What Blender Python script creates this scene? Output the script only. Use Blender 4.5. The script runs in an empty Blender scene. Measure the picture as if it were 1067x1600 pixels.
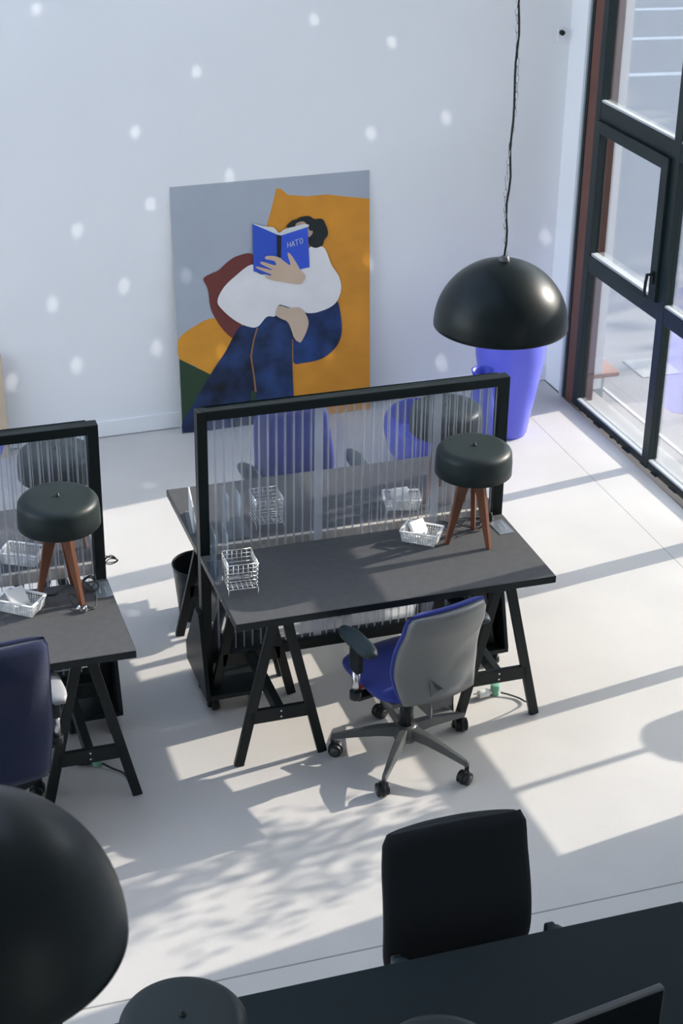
import bpy, bmesh, math, random
from mathutils import Vector, Matrix
random.seed(4)
SC = bpy.context.scene
COL = SC.collection
PI = math.pi

# ------------------------------------------------------------------ camera
CAM_POS = (-1.4625, -5.7390, 4.3233)
YAW, PITCH, ROLL, FPX = 0.3198, 0.4786, 0.0155, 2686.4
cd = bpy.data.cameras.new('camera')
cam = bpy.data.objects.new('camera', cd)
COL.objects.link(cam)
fw = Vector((math.sin(YAW)*math.cos(PITCH), math.cos(YAW)*math.cos(PITCH), -math.sin(PITCH)))
r0 = Vector((math.cos(YAW), -math.sin(YAW), 0))
u0 = r0.cross(fw)
rr = r0*math.cos(ROLL) + u0*math.sin(ROLL)
uu = -r0*math.sin(ROLL) + u0*math.cos(ROLL)
mw = Matrix(((rr.x, uu.x, -fw.x, CAM_POS[0]), (rr.y, uu.y, -fw.y, CAM_POS[1]),
             (rr.z, uu.z, -fw.z, CAM_POS[2]), (0, 0, 0, 1)))
cam.matrix_world = mw
cd.sensor_fit = 'VERTICAL'
cd.sensor_height = 24.0
cd.lens = FPX/1600.0*24.0
cd.clip_start = 0.05
cd.clip_end = 300
cd.dof.use_dof = True
cd.dof.focus_distance = 7.2
cd.dof.aperture_fstop = 7.0
SC.camera = cam

# ------------------------------------------------------------------ light
SC.view_settings.view_transform = 'Standard'
SC.view_settings.look = 'None'
SC.view_settings.gamma = 1.0
SC.view_settings.use_curve_mapping = False
SC.view_settings.exposure = 0.0

SUN_TRAVEL = Vector((-1.0, -0.162, -0.431))
w = bpy.data.worlds.new('sky'); SC.world = w
w.use_nodes = True
nt = w.node_tree
bg = nt.nodes['Background']
sky = nt.nodes.new('ShaderNodeTexSky')
sky.sky_type = 'NISHITA'
sky.sun_disc = False
sky.sun_elevation = math.radians(23.0)
sky.sun_rotation = math.radians(80.8)
sky.dust_density = 1.6
sky.ozone_density = 1.6
hs = nt.nodes.new('ShaderNodeHueSaturation'); hs.inputs['Saturation'].default_value = 0.70
nt.links.new(sky.outputs[0], hs.inputs['Color'])
nt.links.new(hs.outputs[0], bg.inputs[0])
bg.inputs[1].default_value = 0.80

sd = bpy.data.lights.new('sun', 'SUN')
sd.energy = 8.6
sd.angle = math.radians(0.42)
sd.color = (1.0, 0.89, 0.80)
so = bpy.data.objects.new('sun', sd); COL.objects.link(so)
so.rotation_euler = SUN_TRAVEL.to_track_quat('-Z', 'Y').to_euler()
so.location = (8, 1, 6)

# ------------------------------------------------------------------ materials
def mat(name, col, rough=0.5, metal=0.0, spec=0.5, noise=0.0, nscale=8.0, bump=0.0, bscale=60.0, sheen=0.0):
    m = bpy.data.materials.new(name); m.use_nodes = True
    t = m.node_tree; b = t.nodes['Principled BSDF']
    b.inputs['Base Color'].default_value = (*col, 1)
    b.inputs['Roughness'].default_value = rough
    b.inputs['Metallic'].default_value = metal
    b.inputs['Specular IOR Level'].default_value = spec
    if sheen:
        b.inputs['Sheen Weight'].default_value = sheen
        b.inputs['Sheen Roughness'].default_value = 0.4
    tc = t.nodes.new('ShaderNodeTexCoord')
    if noise:
        n = t.nodes.new('ShaderNodeTexNoise'); n.inputs['Scale'].default_value = nscale
        n.inputs['Detail'].default_value = 6
        t.links.new(tc.outputs['Object'], n.inputs['Vector'])
        r = t.nodes.new('ShaderNodeMapRange')
        r.inputs[1].default_value = 0.3; r.inputs[2].default_value = 0.7
        r.inputs[3].default_value = 1-noise; r.inputs[4].default_value = 1+noise
        t.links.new(n.outputs['Fac'], r.inputs[0])
        mx = t.nodes.new('ShaderNodeVectorMath'); mx.operation = 'SCALE'
        mx.inputs[0].default_value = col
        t.links.new(r.outputs[0], mx.inputs['Scale'])
        t.links.new(mx.outputs[0], b.inputs['Base Color'])
    if bump:
        n2 = t.nodes.new('ShaderNodeTexNoise'); n2.inputs['Scale'].default_value = bscale
        n2.inputs['Detail'].default_value = 3
        t.links.new(tc.outputs['Object'], n2.inputs['Vector'])
        bp = t.nodes.new('ShaderNodeBump'); bp.inputs['Strength'].default_value = bump
        bp.inputs['Distance'].default_value = 0.002
        t.links.new(n2.outputs['Fac'], bp.inputs['Height'])
        t.links.new(bp.outputs[0], b.inputs['Normal'])
    return m

def glassy(name, tint, gloss, rough=0.02, diff=0.0, dcol=(0.9, 0.92, 0.95)):
    m = bpy.data.materials.new(name); m.use_nodes = True
    t = m.node_tree; t.nodes.clear()
    out = t.nodes.new('ShaderNodeOutputMaterial')
    tr = t.nodes.new('ShaderNodeBsdfTransparent'); tr.inputs[0].default_value = (*tint, 1)
    gl = t.nodes.new('ShaderNodeBsdfGlossy'); gl.inputs['Roughness'].default_value = rough
    fr = t.nodes.new('ShaderNodeFresnel'); fr.inputs[0].default_value = 1.45
    ma = t.nodes.new('ShaderNodeMath'); ma.operation = 'MULTIPLY_ADD'
    ma.inputs[1].default_value = 1.0; ma.inputs[2].default_value = gloss
    t.links.new(fr.outputs[0], ma.inputs[0])
    mn = t.nodes.new('ShaderNodeMath'); mn.operation = 'MINIMUM'; mn.inputs[1].default_value = 0.6
    t.links.new(ma.outputs[0], mn.inputs[0])
    mx = t.nodes.new('ShaderNodeMixShader')
    t.links.new(mn.outputs[0], mx.inputs[0])
    t.links.new(tr.outputs[0], mx.inputs[1]); t.links.new(gl.outputs[0], mx.inputs[2])
    last = mx
    if diff:
        df = t.nodes.new('ShaderNodeBsdfDiffuse'); df.inputs[0].default_value = (*dcol, 1)
        tl = t.nodes.new('ShaderNodeBsdfTranslucent'); tl.inputs[0].default_value = (*dcol, 1)
        a = t.nodes.new('ShaderNodeMixShader'); a.inputs[0].default_value = 0.5
        t.links.new(df.outputs[0], a.inputs[1]); t.links.new(tl.outputs[0], a.inputs[2])
        b = t.nodes.new('ShaderNodeMixShader'); b.inputs[0].default_value = diff
        t.links.new(mx.outputs[0], b.inputs[1]); t.links.new(a.outputs[0], b.inputs[2])
        last = b
    t.links.new(last.outputs[0], out.inputs[0])
    return m

def wood(name, c1, c2):
    m = mat(name, c1, 0.42)
    t = m.node_tree; b = t.nodes['Principled BSDF']
    tc = [n for n in t.nodes if n.bl_idname == 'ShaderNodeTexCoord'][0]
    mp = t.nodes.new('ShaderNodeMapping'); mp.inputs['Scale'].default_value = (60, 60, 6)
    t.links.new(tc.outputs['Object'], mp.inputs[0])
    n = t.nodes.new('ShaderNodeTexNoise'); n.inputs['Scale'].default_value = 1.0; n.inputs['Detail'].default_value = 5
    t.links.new(mp.outputs[0], n.inputs['Vector'])
    r = t.nodes.new('ShaderNodeMix'); r.data_type = 'RGBA'
    r.inputs[6].default_value = (*c1, 1); r.inputs[7].default_value = (*c2, 1)
    t.links.new(n.outputs['Fac'], r.inputs[0])
    t.links.new(r.outputs[2], b.inputs['Base Color'])
    return m

M = dict(
    frame_black=mat('satin_black_paint', (0.006, 0.011, 0.011), 0.42, spec=0.25, bump=0.15, bscale=300),
    desk=mat('charcoal_desk_surface', (0.088, 0.088, 0.090), 0.55, spec=0.08, noise=0.06, nscale=30),
    desk_edge=mat('black_edge_band', (0.015, 0.02, 0.02), 0.35, spec=0.25),
    trestle=mat('black_trestle_paint', (0.011, 0.015, 0.015), 0.38, spec=0.25),
    lamp=mat('dark_green_black_lacquer', (0.019, 0.027, 0.026), 0.42, spec=0.25, bump=0.08, bscale=400),
    lamp_in=mat('lamp_inner_white', (0.5, 0.5, 0.48), 0.5),
    dome=mat('pendant_black_metal', (0.003, 0.008, 0.008), 0.36, spec=0.25),
    walnut=wood('walnut', (0.10, 0.036, 0.018), (0.22, 0.085, 0.042)),
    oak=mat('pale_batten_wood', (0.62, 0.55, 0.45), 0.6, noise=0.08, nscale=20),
    chrome=mat('brushed_metal', (0.6, 0.6, 0.6), 0.25, 1.0),
    wire=mat('chromed_wire', (0.75, 0.74, 0.70), 0.22, 1.0),
    white_pl=mat('white_plastic', (0.78, 0.78, 0.76), 0.4),
    grey_shell=mat('grey_moulded_plastic', (0.16, 0.165, 0.16), 0.42, bump=0.1, bscale=300),
    base_grey=mat('dark_grey_nylon', (0.07, 0.075, 0.075), 0.32),
    black_pl=mat('black_plastic', (0.012, 0.016, 0.017), 0.35, spec=0.25),
    arm_pad=mat('black_soft_arm_pad', (0.018, 0.03, 0.035), 0.45, spec=0.25),
    arm_grey=mat('light_grey_arm_pad', (0.28, 0.28, 0.29), 0.5),
    blue_fab=mat('cobalt_blue_fabric', (0.016, 0.030, 0.20), 0.9, noise=0.12, nscale=260, bump=0.5, bscale=500, sheen=0.15),
    navy_fab=mat('dark_navy_fabric', (0.004, 0.011, 0.045), 0.92, noise=0.7, nscale=320, bump=0.6, bscale=420, sheen=0.12),
    black_fab=mat('black_fabric', (0.006, 0.009, 0.011), 0.95),
    caster=mat('caster_tyre', (0.014, 0.017, 0.018), 0.4, spec=0.25),
    pot=mat('ultramarine_glaze', (0.13, 0.145, 0.70), 0.4),
    pot2=mat('deep_blue_ceramic', (0.03, 0.05, 0.45), 0.45),
    rubber=mat('black_cable', (0.01, 0.012, 0.012), 0.5),
    white_cable=mat('pale_plug_plastic', (0.75, 0.76, 0.72), 0.4),
    green_pl=mat('green_plug_plastic', (0.18, 0.42, 0.30), 0.4),
    steel_plate=mat('zinc_cover_plate', (0.30, 0.34, 0.38), 0.3, 0.6),
    red=mat('red_tag', (0.5, 0.03, 0.03), 0.5),
    win_frame=mat('dark_teal_window_frame', (0.014, 0.024, 0.026), 0.38, spec=0.25),
    win_bead=mat('pale_glazing_bead', (0.45, 0.47, 0.48), 0.4),
    rust=mat('oxide_red_steel', (0.125, 0.045, 0.030), 0.5, noise=0.15, nscale=5),
    white_wall=mat('white_wall_paint', (0.86, 0.865, 0.87), 0.7, noise=0.012, nscale=1.4, bump=0.04, bscale=90),
    trim_grey=mat('pale_grey_strip', (0.50, 0.54, 0.56), 0.5),
    ceiling=mat('white_ceiling', (0.8, 0.8, 0.8), 0.8),
    asphalt=mat('grey_asphalt', (0.37, 0.36, 0.36), 0.85, noise=0.12, nscale=60, bump=0.4, bscale=100),
    paving=mat('pale_paving', (0.52, 0.51, 0.49), 0.8, noise=0.04, nscale=6),
    line=mat('white_road_line', (0.8, 0.8, 0.8), 0.7),
    pinkstone=mat('pinkish_brick', (0.42, 0.25, 0.20), 0.8, noise=0.1, nscale=30),
    greystone=mat('grey_green_stone', (0.34, 0.38, 0.38), 0.8),
    bark=mat('bark', (0.09, 0.07, 0.055), 0.9, noise=0.3, nscale=20),
    near_desk=mat('black_near_desk_surface', (0.006, 0.014, 0.016), 0.6, spec=0.2),
    leaf=mat('leaf_green', (0.06, 0.13, 0.03), 0.6),
    crack=mat('dark_gap', (0.03, 0.03, 0.04), 0.9),
    canvas_edge=mat('raw_canvas_edge', (0.42, 0.40, 0.36), 0.8),
    pale_beige=mat('beige_paint', (0.60, 0.47, 0.34), 0.7, noise=0.06),
    mirror=mat('mirror_facets', (0.9, 0.9, 0.9), 0.05, 1.0),
)
M['glass'] = glassy('window_glass', (0.95, 0.97, 0.97), 0.055, 0.0)
M['sheet'] = glassy('clear_ribbed_sheet', (0.90, 0.92, 0.95), 0.05, 0.05, diff=0.035)
M['rib'] = glassy('milky_rib', (0.86, 0.88, 0.93), 0.10, 0.10, diff=0.30)
M['joint'] = glassy('frosted_joint', (0.86, 0.88, 0.92), 0.08, 0.15, diff=0.40)
M['acrylic'] = glassy('clear_acrylic', (0.86, 0.91, 0.95), 0.05, 0.02, diff=0.14, dcol=(0.7, 0.8, 0.9))
M['screen'] = mat('black_screen_glass', (0.006, 0.008, 0.01), 0.3)

# ------------------------------------------------------------------ mesh helpers
class MB:
    def __init__(s):
        s.v = []; s.f = []; s.mi = []; s.sm = []
    def add(s, vs, fs, mi=0, smooth=False):
        o = len(s.v); s.v += [tuple(p) for p in vs]
        for f in fs:
            s.f.append([i+o for i in f]); s.mi.append(mi); s.sm.append(smooth)
        return s
    def box(s, a, b, mi=0):
        x0, y0, z0 = a; x1, y1, z1 = b
        vs = [(x0,y0,z0),(x1,y0,z0),(x1,y1,z0),(x0,y1,z0),(x0,y0,z1),(x1,y0,z1),(x1,y1,z1),(x0,y1,z1)]
        return s.add(vs, [(0,3,2,1),(4,5,6,7),(0,1,5,4),(1,2,6,5),(2,3,7,6),(3,0,4,7)], mi)
    def obox(s, c, X, Y, Z, mi=0):      # centre and three half-axis vectors
        c = Vector(c); X = Vector(X); Y = Vector(Y); Z = Vector(Z)
        vs = [c+X*i+Y*j+Z*k for k in (-1,1) for (i,j) in ((-1,-1),(1,-1),(1,1),(-1,1))]
        return s.add(vs, [(0,3,2,1),(4,5,6,7),(0,1,5,4),(1,2,6,5),(2,3,7,6),(3,0,4,7)], mi)
    def bar(s, p, q, w, h, side=(1,0,0), mi=0, w2=None, h2=None):
        p = Vector(p); q = Vector(q); d = (q-p).normalized(); side = Vector(side)
        S = (side - d*side.dot(d)).normalized(); N = d.cross(S)
        w2 = w if w2 is None else w2; h2 = h if h2 is None else h2
        vs = []
        for c, ww, hh in ((p, w, h), (q, w2, h2)):
            for i, j in ((-1,-1),(1,-1),(1,1),(-1,1)):
                vs.append(c + S*(ww/2*i) + N*(hh/2*j))
        return s.add(vs, [(0,3,2,1),(4,5,6,7),(0,1,5,4),(1,2,6,5),(2,3,7,6),(3,0,4,7)], mi)
    def tube(s, pts, r, n=8, mi=0, closed=False):
        pts = [Vector(p) for p in pts]; m = len(pts); vs = []
        prev = None
        for i, p in enumerate(pts):
            if closed: d = (pts[(i+1) % m]-pts[i-1])
            else: d = pts[min(i+1, m-1)]-pts[max(i-1, 0)]
            d = d.normalized()
            if prev is None:
                a = Vector((0,0,1)) if abs(d.z) < .9 else Vector((1,0,0))
                S = (a - d*a.dot(d)).normalized()
            else:
                S = (prev - d*prev.dot(d)).normalized()
            prev = S; N = d.cross(S)
            rad = r[i] if isinstance(r, (list, tuple)) else r
            for k in range(n):
                an = 2*PI*k/n
                vs.append(p + S*(rad*math.cos(an)) + N*(rad*math.sin(an)))
        fs = []
        for i in range(m if closed else m-1):
            a = i*n; b = ((i+1) % m)*n
            for k in range(n):
                fs.append((a+k, a+(k+1) % n, b+(k+1) % n, b+k))
        if not closed:
            fs.append(tuple(range(n-1, -1, -1))); fs.append(tuple((m-1)*n+k for k in range(n)))
        return s.add(vs, fs, mi, True)
    def lathe(s, prof, n=64, c=(0,0,0), mi=0, sx=1, smooth=True):
        vs = []; fs = []; m = len(prof)
        for (r, z) in prof:
            for k in range(n):
                a = 2*PI*k/n
                vs.append((c[0]+r*math.cos(a)*sx, c[1]+r*math.sin(a), c[2]+z))
        for i in range(m-1):
            for k in range(n):
                fs.append((i*n+k, i*n+(k+1) % n, (i+1)*n+(k+1) % n, (i+1)*n+k))
        if prof[0][0] > 1e-6: fs.append(tuple(range(n-1, -1, -1)))
        if prof[-1][0] > 1e-6: fs.append(tuple((m-1)*n+k for k in range(n)))
        return s.add(vs, fs, mi, smooth)
    def prism(s, poly, f0, f1, mi=0):   # poly of 2D points; f0, f1 map (a,b) to 3D on two faces
        n = len(poly)
        vs = [f0(*p) for p in poly] + [f1(*p) for p in poly]
        fs = [tuple(range(n-1, -1, -1)), tuple(range(n, 2*n))] + [(i, (i+1) % n, n+(i+1) % n, n+i) for i in range(n)]
        return s.add(vs, fs, mi)
    def grid(s, P, Q, mi=0, smooth=True):      # P, Q: equal grids of points, front and back, closed at the rim
        R = len(P); Cc = len(P[0]); vs = [p for row in P for p in row] + [q for row in Q for q in row]
        o = R*Cc; fs = []
        for i in range(R-1):
            for j in range(Cc-1):
                a = i*Cc+j
                fs.append((a, a+1, a+Cc+1, a+Cc)); fs.append((o+a, o+a+Cc, o+a+Cc+1, o+a+1))
        for i in range(R-1):
            a = i*Cc; fs.append((a, a+Cc, o+a+Cc, o+a))
            a = i*Cc+Cc-1; fs.append((a, o+a, o+a+Cc, a+Cc))
        for j in range(Cc-1):
            fs.append((j, o+j, o+j+1, j+1)); a = (R-1)*Cc+j; fs.append((a, a+1, o+a+1, o+a))
        return s.add(vs, fs, mi, smooth)
    def build(s, name, mats, parent=None, bevel=0.0, seg=2, loc=None, rot=None, subsurf=0, fix=True):
        me = bpy.data.meshes.new(name)
        me.from_pydata(s.v, [], s.f)
        if not isinstance(mats, (list, tuple)): mats = [mats]
        for m in mats: me.materials.append(m)
        for i, p in enumerate(me.polygons):
            p.material_index = s.mi[i]; p.use_smooth = s.sm[i]
        me.update()
        if fix:
            bm = bmesh.new(); bm.from_mesh(me)
            bmesh.ops.remove_doubles(bm, verts=bm.verts, dist=1e-6)
            bmesh.ops.recalc_face_normals(bm, faces=bm.faces)
            bm.to_mesh(me); bm.free()
        o = bpy.data.objects.new(name, me); COL.objects.link(o)
        if parent: o.parent = parent
        if loc: o.location = loc
        if rot: o.rotation_euler = rot
        if bevel:
            b = o.modifiers.new('bevel', 'BEVEL'); b.width = bevel; b.segments = seg
            b.limit_method = 'ANGLE'; b.angle_limit = math.radians(35)
        if subsurf:
            q = o.modifiers.new('subdivision', 'SUBSURF'); q.levels = subsurf; q.render_levels = subsurf
        return o

def tag(o, label, cat, group=None, kind=None):
    o['label'] = label; o['category'] = cat
    if group: o['group'] = group
    if kind: o['kind'] = kind
    return o
def thing(name, label, cat, loc=(0,0,0), rz=0.0, group=None):
    o = bpy.data.objects.new(name, None); COL.objects.link(o)
    o.empty_display_size = 0.1
    o.location = loc; o.rotation_euler = (0, 0, rz)
    return tag(o, label, cat, group)
def dup(o, loc=None, rz=None, label=None, parent=None, group=None):
    c = o.copy(); COL.objects.link(c)
    if parent: c.parent = parent
    if loc is not None: c.location = loc
    if rz is not None: c.rotation_euler = (0, 0, rz)
    if label: c['label'] = label
    if group: c['group'] = group
    for ch in list(o.children): dup(ch, parent=c)
    return c
def struct(name, mb, m, **k):
    o = mb.build(name, m, **k)
    if not k.get('parent'): o['kind'] = 'structure'
    return o

def smooth_path(pts, n=8):
    P = [Vector(p) for p in pts]; out = []
    for i in range(len(P)-1):
        a = P[max(i-1, 0)]; b = P[i]; c = P[i+1]; d = P[min(i+2, len(P)-1)]
        for k in range(n):
            t = k/n
            out.append(0.5*((2*b)+(c-a)*t+(2*a-5*b+4*c-d)*t*t+(3*b-a-3*c+d)*t**3))
    out.append(P[-1]); return out

# ================================================================== SETTING
TH = -0.02467
CX, CY = 2.9817, 3.5617          # room corner (back wall / window wall)
ux = Vector((math.cos(TH), -math.sin(TH), 0))      # along the back wall, to the right
uy = Vector((math.sin(TH), math.cos(TH), 0))       # along the window wall, to the back
def RW(a, b, z):                 # a = metres inward(-)/outward(+) from the window plane, b = metres along -y from the corner
    return Vector((CX, CY, z)) + ux*a - uy*b
def rbox(mb, a0, a1, b0, b1, z0, z1, mi=0):
    c = RW((a0+a1)/2, (b0+b1)/2, (z0+z1)/2)
    return mb.obox(c, ux*(abs(a1-a0)/2), uy*(abs(b1-b0)/2), Vector((0, 0, abs(z1-z0)/2)), mi)
ZC = 5.3

# floor: power-floated concrete with saw-cut joints
def floor_material():
    m = mat('polished_concrete', (0.575, 0.555, 0.525), 0.50)
    t = m.node_tree; b = t.nodes['Principled BSDF']; L = t.links
    tc = [n for n in t.nodes if n.bl_idname == 'ShaderNodeTexCoord'][0]
    n1 = t.nodes.new('ShaderNodeTexNoise'); n1.inputs['Scale'].default_value = 1.6; n1.inputs['Detail'].default_value = 8
    n2 = t.nodes.new('ShaderNodeTexNoise'); n2.inputs['Scale'].default_value = 90; n2.inputs['Detail'].default_value = 4
    L.new(tc.outputs['Object'], n1.inputs['Vector']); L.new(tc.outputs['Object'], n2.inputs['Vector'])
    ad = t.nodes.new('ShaderNodeMath'); ad.operation = 'MULTIPLY_ADD'; ad.inputs[1].default_value = 0.30
    L.new(n2.outputs['Fac'], ad.inputs[0]); L.new(n1.outputs['Fac'], ad.inputs[2])
    mr = t.nodes.new('ShaderNodeMapRange')
    mr.inputs[1].default_value = 0.4; mr.inputs[2].default_value = 0.9; mr.inputs[3].default_value = 0.90; mr.inputs[4].default_value = 1.05
    L.new(ad.outputs[0], mr.inputs[0])
    sc = t.nodes.new('ShaderNodeVectorMath'); sc.operation = 'SCALE'; sc.inputs[0].default_value = (0.575, 0.555, 0.525)
    L.new(mr.outputs[0], sc.inputs['Scale'])
    sp = t.nodes.new('ShaderNodeSeparateXYZ'); L.new(tc.outputs['Object'], sp.inputs[0])
    fac = None
    for axis, pos, hw in (('Y', -1.165, 0.004), ('X', 2.66, 0.0022), ('Y', -4.9, 0.004), ('X', -3.3, 0.0035)):
        s = t.nodes.new('ShaderNodeMath'); s.operation = 'SUBTRACT'; s.inputs[1].default_value = pos
        L.new(sp.outputs[axis], s.inputs[0])
        a = t.nodes.new('ShaderNodeMath'); a.operation = 'ABSOLUTE'; L.new(s.outputs[0], a.inputs[0])
        l = t.nodes.new('ShaderNodeMath'); l.operation = 'LESS_THAN'; l.inputs[1].default_value = hw
        L.new(a.outputs[0], l.inputs[0])
        if fac is None: fac = l
        else:
            mxx = t.nodes.new('ShaderNodeMath'); mxx.operation = 'MAXIMUM'
            L.new(fac.outputs[0], mxx.inputs[0]); L.new(l.outputs[0], mxx.inputs[1]); fac = mxx
    mx = t.nodes.new('ShaderNodeMix'); mx.data_type = 'RGBA'
    f2 = t.nodes.new('ShaderNodeMath'); f2.operation = 'MULTIPLY'; f2.inputs[1].default_value = 0.72
    L.new(fac.outputs[0], f2.inputs[0]); L.new(f2.outputs[0], mx.inputs[0])
    L.new(sc.outputs[0], mx.inputs[6]); mx.inputs[7].default_value = (0.13, 0.12, 0.11, 1)
    L.new(mx.outputs[2], b.inputs['Base Color'])
    return m
mb = MB(); mb.box((-7.5, -9.0, -0.15), (2.975, 3.9, 0.0))
struct('floor', mb, floor_material())
mb = MB()      # ceiling with an unseen opening, added over the left half to brighten the room
for q in (((-7.7, -9.2), (-7.0, 4.1)), ((-7.0, -9.2), (0.4, -2.2)), ((-7.0, 3.1), (0.4, 4.1)), ((0.4, -9.2), (3.3, 4.1))):
    mb.box((*q[0], ZC), (*q[1], ZC+0.2))
struct('ceiling', mb, M['ceiling'])

# back wall
mb = MB(); c = RW(-5.3, -0.12, ZC/2)
mb.obox(c, ux*5.5, uy*0.12, Vector((0, 0, ZC/2)))
struct('wall_back', mb, M['white_wall'])
mb = MB()
c = RW(-5.2, 0.006, 0.055); mb.obox(c, ux*5.2, uy*0.006, Vector((0, 0, 0.05)))
struct('baseboard_back', mb, M['white_wall'], bevel=0.003)

# right wall: stub beside the corner, solid pier toward the camera, upstand over the windows
mb = MB(); rbox(mb, 0.0, 0.28, 0.0, 0.235, 0.0, ZC)
struct('wall_right', mb, M['white_wall'])
PIER = 4.155
mb = MB(); rbox(mb, 0.0, 0.28, PIER, 12.2, -0.1, ZC); 
struct('wall_right_front', mb, M['white_wall'])
mb = MB(); rbox(mb, 0.0, 0.28, 0.235, PIER, 4.95, ZC)
struct('wall_right_top', mb, M['white_wall'])
# trims between wall stub and window: pale strip, dark strip, oxide-red steel column
mb = MB(); rbox(mb, -0.015, 0.06, 0.235, 0.262, 0, 4.95); struct('trim_1', mb, M['trim_grey'])
mb = MB(); rbox(mb, -0.004, 0.07, 0.262, 0.290, 0, 4.95); struct('trim_2', mb, M['win_frame'])
mb = MB(); rbox(mb, -0.0, 0.14, 0.290, 0.392, 0, 4.95)
struct('trim_3', mb, M['rust'], bevel=0.004)

# window wall
G0, PW = 0.392, 0.055            # frame start, frame depth
GL = 0.45
mull = [(1.297, 1.372), (2.200, 2.318), (3.185, 3.262)]      # along -y from the corner
rails = [(0.0, 0.045), (0.885, 0.985), (1.80, 1.90), (2.85, 2.95), (3.85, 3.95), (4.85, 4.95)]
bays = [(GL, mull[0][0]), (mull[0][1], mull[1][0]), (mull[1][1], mull[2][0]), (mull[2][1], PIER-0.04)]
mb = MB()
rbox(mb, 0.0, PW, G0, GL, 0, 4.95)
rbox(mb, 0.0, PW, PIER-0.04, PIER, 0, 4.95)
for a, b in mull: rbox(mb, 0.0, PW, a, b, 0, 4.95)
for (b0, b1) in bays:
    for (z0, z1) in rails: rbox(mb, 0.002, PW-0.002, b0, b1, z0, z1)
win = struct('window_1', mb, M['win_frame'], bevel=0.0025)
for bi, (b0, b1) in enumerate(bays):
    for ri in range(len(rails)-1):
        z0, z1 = rails[ri][1], rails[ri+1][0]
        mb = MB(); rbox(mb, 0.030, 0.034, b0, b1, z0, z1)
        mb.build('glass_pane', M['glass'], win)
        if not (bi == 0 and ri == 1):
            mb = MB(); rbox(mb, 0.004, 0.028, b0, b1, z0, z0+0.012)
            mb.build('glazing_bead', M['win_bead'], win)
# opening casement in the first bay
mb = MB()
b0, b1, z0, z1 = bays[0][0]+0.005, bays[0][1]-0.002, 0.987, 1.80
for q in ((b0, b0+0.05, z0, z1), (b1-0.07, b1, z0, z1)): rbox(mb, -0.022, 0.028, *q)
for q in ((b0+0.05, b1-0.07, z0, z0+0.015), (b0+0.05, b1-0.07, z1-0.07, z1)): rbox(mb, -0.022, 0.028, *q)
sash = mb.build('casement_frame', M['win_frame'], win, bevel=0.003)
mb = MB(); rbox(mb, -0.012, 0.028, b0+0.05, b1-0.07, z0+0.015, z0+0.03)
mb.build('glazing_bead', M['win_bead'], win)
mb = MB(); rbox(mb, -0.034, -0.022, b1-0.045, b1-0.02, 1.09, 1.16)
mb.tube([RW(-0.03, b1-0.033, 1.145), RW(-0.065, b1-0.033, 1.145)], 0.008)
mb.tube([RW(-0.062, b1-0.033, 1.15), RW(-0.066, b1-0.036, 1.10), RW(-0.066, b1-0.040, 1.02)], 0.009)
h = mb.build('window_handle', M['black_pl'], sash)
# ragged dark sealant gap at the foot of the window
mb = MB()
b = 0.5
while b < 2.2:
    l = random.uniform(0.01, 0.09)
    rbox(mb, -0.003-random.uniform(0, 0.010), 0.0, b, b+l, 0.0005, 0.006)
    b += l + random.uniform(0.02, 0.16)
struct('trim_4', mb, M['crack'])

# enclosing walls behind and to the left, with an unseen opening added for fill
mb = MB()
for a, b_ in ((-9.0, -1.6), (2.9, 4.0)): mb.box((-7.7, a, 0), (-7.5, b_, ZC))
mb.box((-7.7, -1.6, 0), (-7.5, 2.9, 0.4))
mb.box((-7.7, -1.6, 5.0), (-7.5, 2.9, ZC))
struct('wall_left', mb, M['white_wall'])
mb = MB()
mb.box((-7.7, -9.2, 0), (3.2, -9.0, ZC))
struct('wall_front', mb, M['white_wall'])

# ------------------------------------------------------------------ outdoors
# unseen building across the street, added to block part of the window sky
mb = MB(); mb.box((27, -30, -0.1), (36, 40, 8.5))
struct('sky_blocker_facade', mb, M['paving'])
mb = MB(); mb.box((2.975, -14, -0.35), (45, 60, -0.10)); struct('ground', mb, M['asphalt'])
mb = MB(); rbox(mb, 0.057, 0.24, -1.0, 5.5, -0.10, -0.02); struct('step', mb, M['paving'], bevel=0.006)
mb = MB(); rbox(mb, 0.40, 0.42, -1.0, 5.5, -0.10, -0.095); struct('kerb_line', mb, M['line'])
for i, (x, y) in enumerate(((7.30, 11.45), (8.13, 13.13), (8.93, 14.73), (9.8, 16.5))):
    mb = MB(); d = Vector((1, -0.125, 0)).normalized(); n = Vector((0.125, 1, 0)).normalized()
    mb.obox((x+1.5, y-0.19, -0.098), d*2.4, n*0.07, (0, 0, 0.003))
    tag(mb.build('road_line', M['line']), 'white painted parking line on the asphalt outside the window', 'road marking', 'white road lines')
mb = MB(); mb.box((3.14, 3.36, -0.1), (3.30, 3.72, 0.07))
t = thing('planter_block', 'low pinkish and grey masonry block outside the window corner', 'planter', (0, 0, 0))
mb.build('block', M['greystone'], t, bevel=0.005)
mb = MB(); mb.box((3.12, 3.33, 0.07), (3.39, 3.76, 0.10)); mb.build('coping', M['pinkstone'], t, bevel=0.006)
mb = MB(); mb.box((3.72, 3.62, -0.10), (4.00, 3.92, -0.094))
tag(mb.build('drain_cover', M['paving'], bevel=0.002), 'pale square drain cover set in the asphalt', 'drain cover')

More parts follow.
